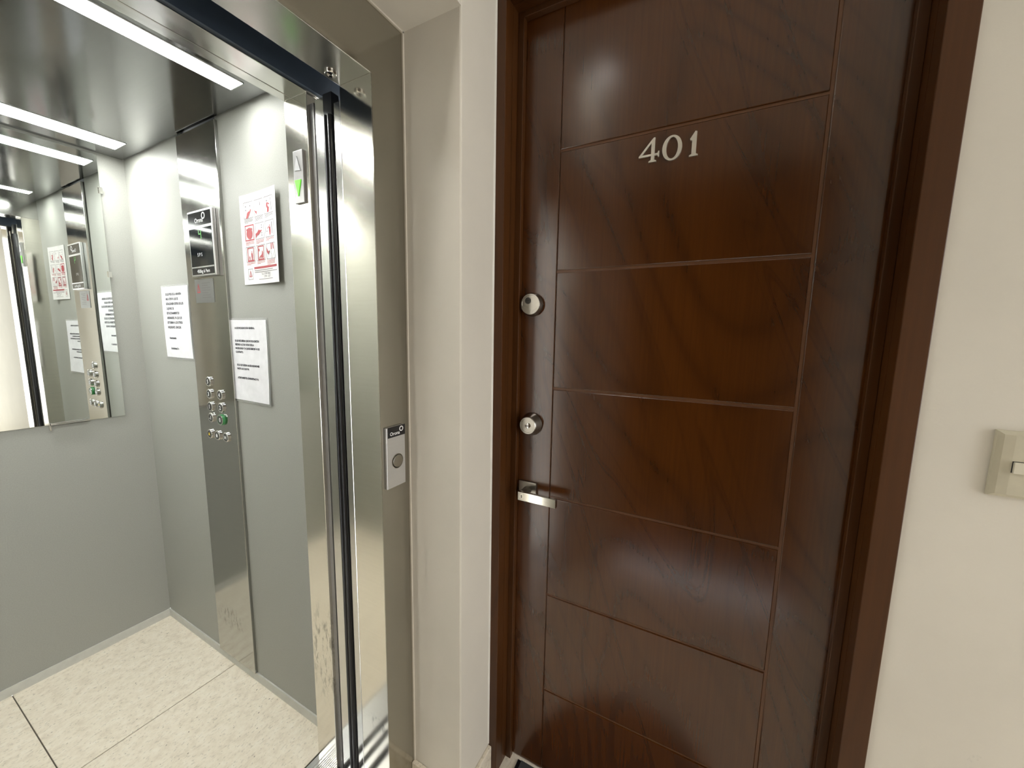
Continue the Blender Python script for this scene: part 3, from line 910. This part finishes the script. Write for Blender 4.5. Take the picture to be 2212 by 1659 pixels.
# 4: pieces share edges so the figure reads as one
mb = MB()
f4 = face_x(NX, 0.198, 1.7865)
g4 = lambda u, v, d: f4(u*S, v*S, -d)
tri_o = [(0.0, 0.27), (0.545, 0.27), (0.545, 0.36), (0.15, 0.36), (0.545, 0.83), (0.545, 0.97), (0.0, 0.33)]
stem = [(0.545, 0.10), (0.545, 0.97), (0.64, 1.06), (0.70, 1.06), (0.70, 0.10)]
foot = [(0.45, 0.0), (0.545, 0.0), (0.70, 0.0), (0.785, 0.0), (0.785, 0.05), (0.70, 0.10), (0.545, 0.10), (0.45, 0.05)]
arm = [(0.70, 0.27), (0.83, 0.27), (0.86, 0.185), (0.91, 0.185), (0.91, 0.445), (0.86, 0.445), (0.83, 0.36), (0.70, 0.36)]
for q in (tri_o, stem, foot, arm):
    mb.prism(q, g4, 0.005)
mb.build('numeral', 'numeral_steel', dr)['label'] = 'brushed steel numeral 4'
n0 = 40
num([(0.42*math.cos(2*math.pi*i/n0), 0.50+0.54*math.sin(2*math.pi*i/n0)) for i in range(n0)], 0.1255, 1.7845, S,
    hole=[(0.245*math.cos(2*math.pi*i/n0), 0.50+0.455*math.sin(2*math.pi*i/n0)) for i in range(n0)])['label'] = 'brushed steel numeral 0'
mb = MB()
f1 = face_x(NX, 0.089, 1.7835)
g1 = lambda u, v, d: f1(u*S, v*S, -d)
mb.prism([(0.09, 0.10), (0.09, 0.66), (0.02, 0.68), (0.0, 0.74), (0.20, 1.04), (0.27, 1.02), (0.27, 0.10)], g1, 0.005)
mb.prism([(0.0, 0.0), (0.36, 0.0), (0.36, 0.05), (0.27, 0.10), (0.09, 0.10), (0.0, 0.05)], g1, 0.005)
mb.build('numeral', 'numeral_steel', dr)['label'] = 'brushed steel numeral 1'

# upper lock
l1 = MB().lathe((DF, 0.4655, 1.4670), (-1, 0, 0), [(0, 0.0325), (0.008, 0.0325), (0.014, 0.0295), (0.0185, 0.0290), (0.0200, 0.0280), (0.0200, 0.0250), (0.0190, 0.0245), (0.0190, 0.0005)], 56).build('lock', 'satin_nickel', dr, smooth=True)
l1['label'] = 'flat round nickel lock, the upper of two'
pl = MB().lathe((DF-0.0191, 0.4725, 1.4765), (-1, 0, 0), [(0, 0.0088), (0.0012, 0.0088), (0.0012, 0.0076), (0.0002, 0.0074), (0.0002, 0.0002)], 32).build('cylinder_plug', 'plug_dark', l1, smooth=True)
# lower lock
l2 = MB().lathe((DF, 0.4600, 1.1270), (-1, 0, 0), [(0, 0.0335), (0.003, 0.0335), (0.006, 0.0325), (0.026, 0.0262), (0.0295, 0.0250), (0.0310, 0.0236), (0.0310, 0.0200), (0.0300, 0.0196), (0.0300, 0.0005)], 56).build('lock', 'satin_nickel', dr, smooth=True)
l2['label'] = 'deep conical nickel lock, the lower of two'
MB().lathe((DF-0.0298, 0.4590, 1.1270), (-1, 0, 0), [(0, 0.0080), (0.0030, 0.0078), (0.0034, 0.0070), (0.0034, 0.0002)], 32).build('cylinder_plug', 'chrome', l2, smooth=True)
for (lk, x, y, z) in ((l1, DF-0.0196, 0.4725, 1.4765), (l2, DF-0.0337, 0.4590, 1.1270)):
    o = MB()
    o.box(x-0.0006, x+0.001, y-0.0060, y+0.0005, z-0.0010, z+0.0012)
    o.box(x-0.0006, x+0.001, y+0.0018, y+0.0052, z-0.0015, z+0.0012)
    o.build('key_slot', 'rubber', lk)
# lever handle
hh = MB().box(DF-0.009, DF, 0.4375, 0.4945, 0.8975, 0.9525, bev=0.0012).build('handle', 'satin_nickel', dr)
hh['label'] = 'square nickel rosette with flat lever'
nk = MB().lathe((DF-0.008, 0.4665, 0.926), (-1, 0, 0), [(0, 0.0125), (0.010, 0.0120), (0.016, 0.0115), (0.036, 0.0115)], 32).build('neck', 'satin_nickel', hh, smooth=True)
lv = MB().box(0.9435, 0.9560, 0.359, 0.4755, 0.9115, 0.9365, bev=0.0012).build('lever', 'lever_chrome', hh)
o = MB().lathe((0.9437, 0.4630, 0.9245), (-1, 0, 0), [(0, 0.0068), (0.0006, 0.0066), (0.0006, 0.0052), (0.0001, 0.0050), (0.0001, 0.0001)], 28).build('privacy_lock', 'chrome', hh, smooth=True)
box('key_slot', 'rubber', hh, 0.9428, 0.9440, 0.4622, 0.4638, 0.9205, 0.9285)

# ------------------------------------------------------------------ doormat
mt = thing('doormat', 'dark grey half-round doormat lying at the foot of the apartment door', 'doormat', (0.85, 0.12, 0.0008))
def half_oval(ax, ay, n=36):
    return [(0.986 - ax*math.sin(math.pi*k/n), 0.160 + ay*math.cos(math.pi*k/n)) for k in range(n+1)]
MB().prism(half_oval(0.362, 0.303), lambda u, v, d: Vector((u, v, 0.0075-d)), 0.0067).build('pile', 'mat_grey', mt)
MB().prism(half_oval(0.374, 0.315), lambda u, v, d: Vector((u, v, 0.0050-d)), 0.0042).build('border', 'rubber', mt)

# ------------------------------------------------------------------ light switch
sw = thing('light_switch', 'cream plastic light switch plate on the wall right of the door', 'light switch', (WX, -0.45, 1.13))
mb = MB()
y0, y1, z0, z1 = -0.413, -0.487, 1.132, 1.243
xf, xb = WX-0.0095, WX
prof = [(xb, 0.0), (xb-0.005, 0.001), (xb-0.0080, 0.008), (xf, 0.020)]
rings = []
for x, d in prof:
    dz = min(d, 0.006)
    rings.append([mb.bm.verts.new((x, y0-d, z0+dz)), mb.bm.verts.new((x, y1+d, z0+dz)), mb.bm.verts.new((x, y1+d, z1-dz)), mb.bm.verts.new((x, y0-d, z1-dz))])
for k in range(3):
    for i in range(4):
        j = (i+1) % 4
        mb.bm.faces.new((rings[k][i], rings[k][j], rings[k+1][j], rings[k+1][i]))
mb.bm.faces.new(rings[3])
mb.build('cover_plate', 'switch_plastic', sw)
box('gap', 'rubber', sw, xf-0.0004, xf+0.002, -0.4335, -0.4705, 1.1755, 1.1945)
box('rocker', 'switch_rocker', sw, xf-0.0035, xf+0.001, -0.4345, -0.4695, 1.1750, 1.1935, bev=0.0008)

# ------------------------------------------------------------------ landing lamps
dl = thing('downlight', 'white tube downlight on the landing ceiling in front of the elevator', 'downlight', (0.30, 0.490, HZ))
MB().lathe((0.30, 0.490, HZ), (0, 0, -1), [(0.0, 0.052), (0.11, 0.052), (0.11, 0.047)], 40, cap=False).build('housing', 'white_plastic', dl, smooth=True)
MB().lathe((0.30, 0.490, HZ), (0, 0, -1), [(0.109, 0.0475), (0.042, 0.045), (0.040, 0.0005)], 40, cap=False).build('baffle', 'rubber', dl, smooth=True)
MB().lathe((0.30, 0.490, HZ-0.0415), (0, 0, -1), [(0.0, 0.036), (0.0015, 0.036)], 32).build('lamp', 'led_hall', dl)
# print too fine to pick apart counts as one piece
for ob in bpy.data.objects:
    if ob.name.split('.')[0] in ('lettering', 'red_print', 'grey_print', 'small_print', 'key_slot', 'symbol'):
        ob['kind'] = 'stuff'
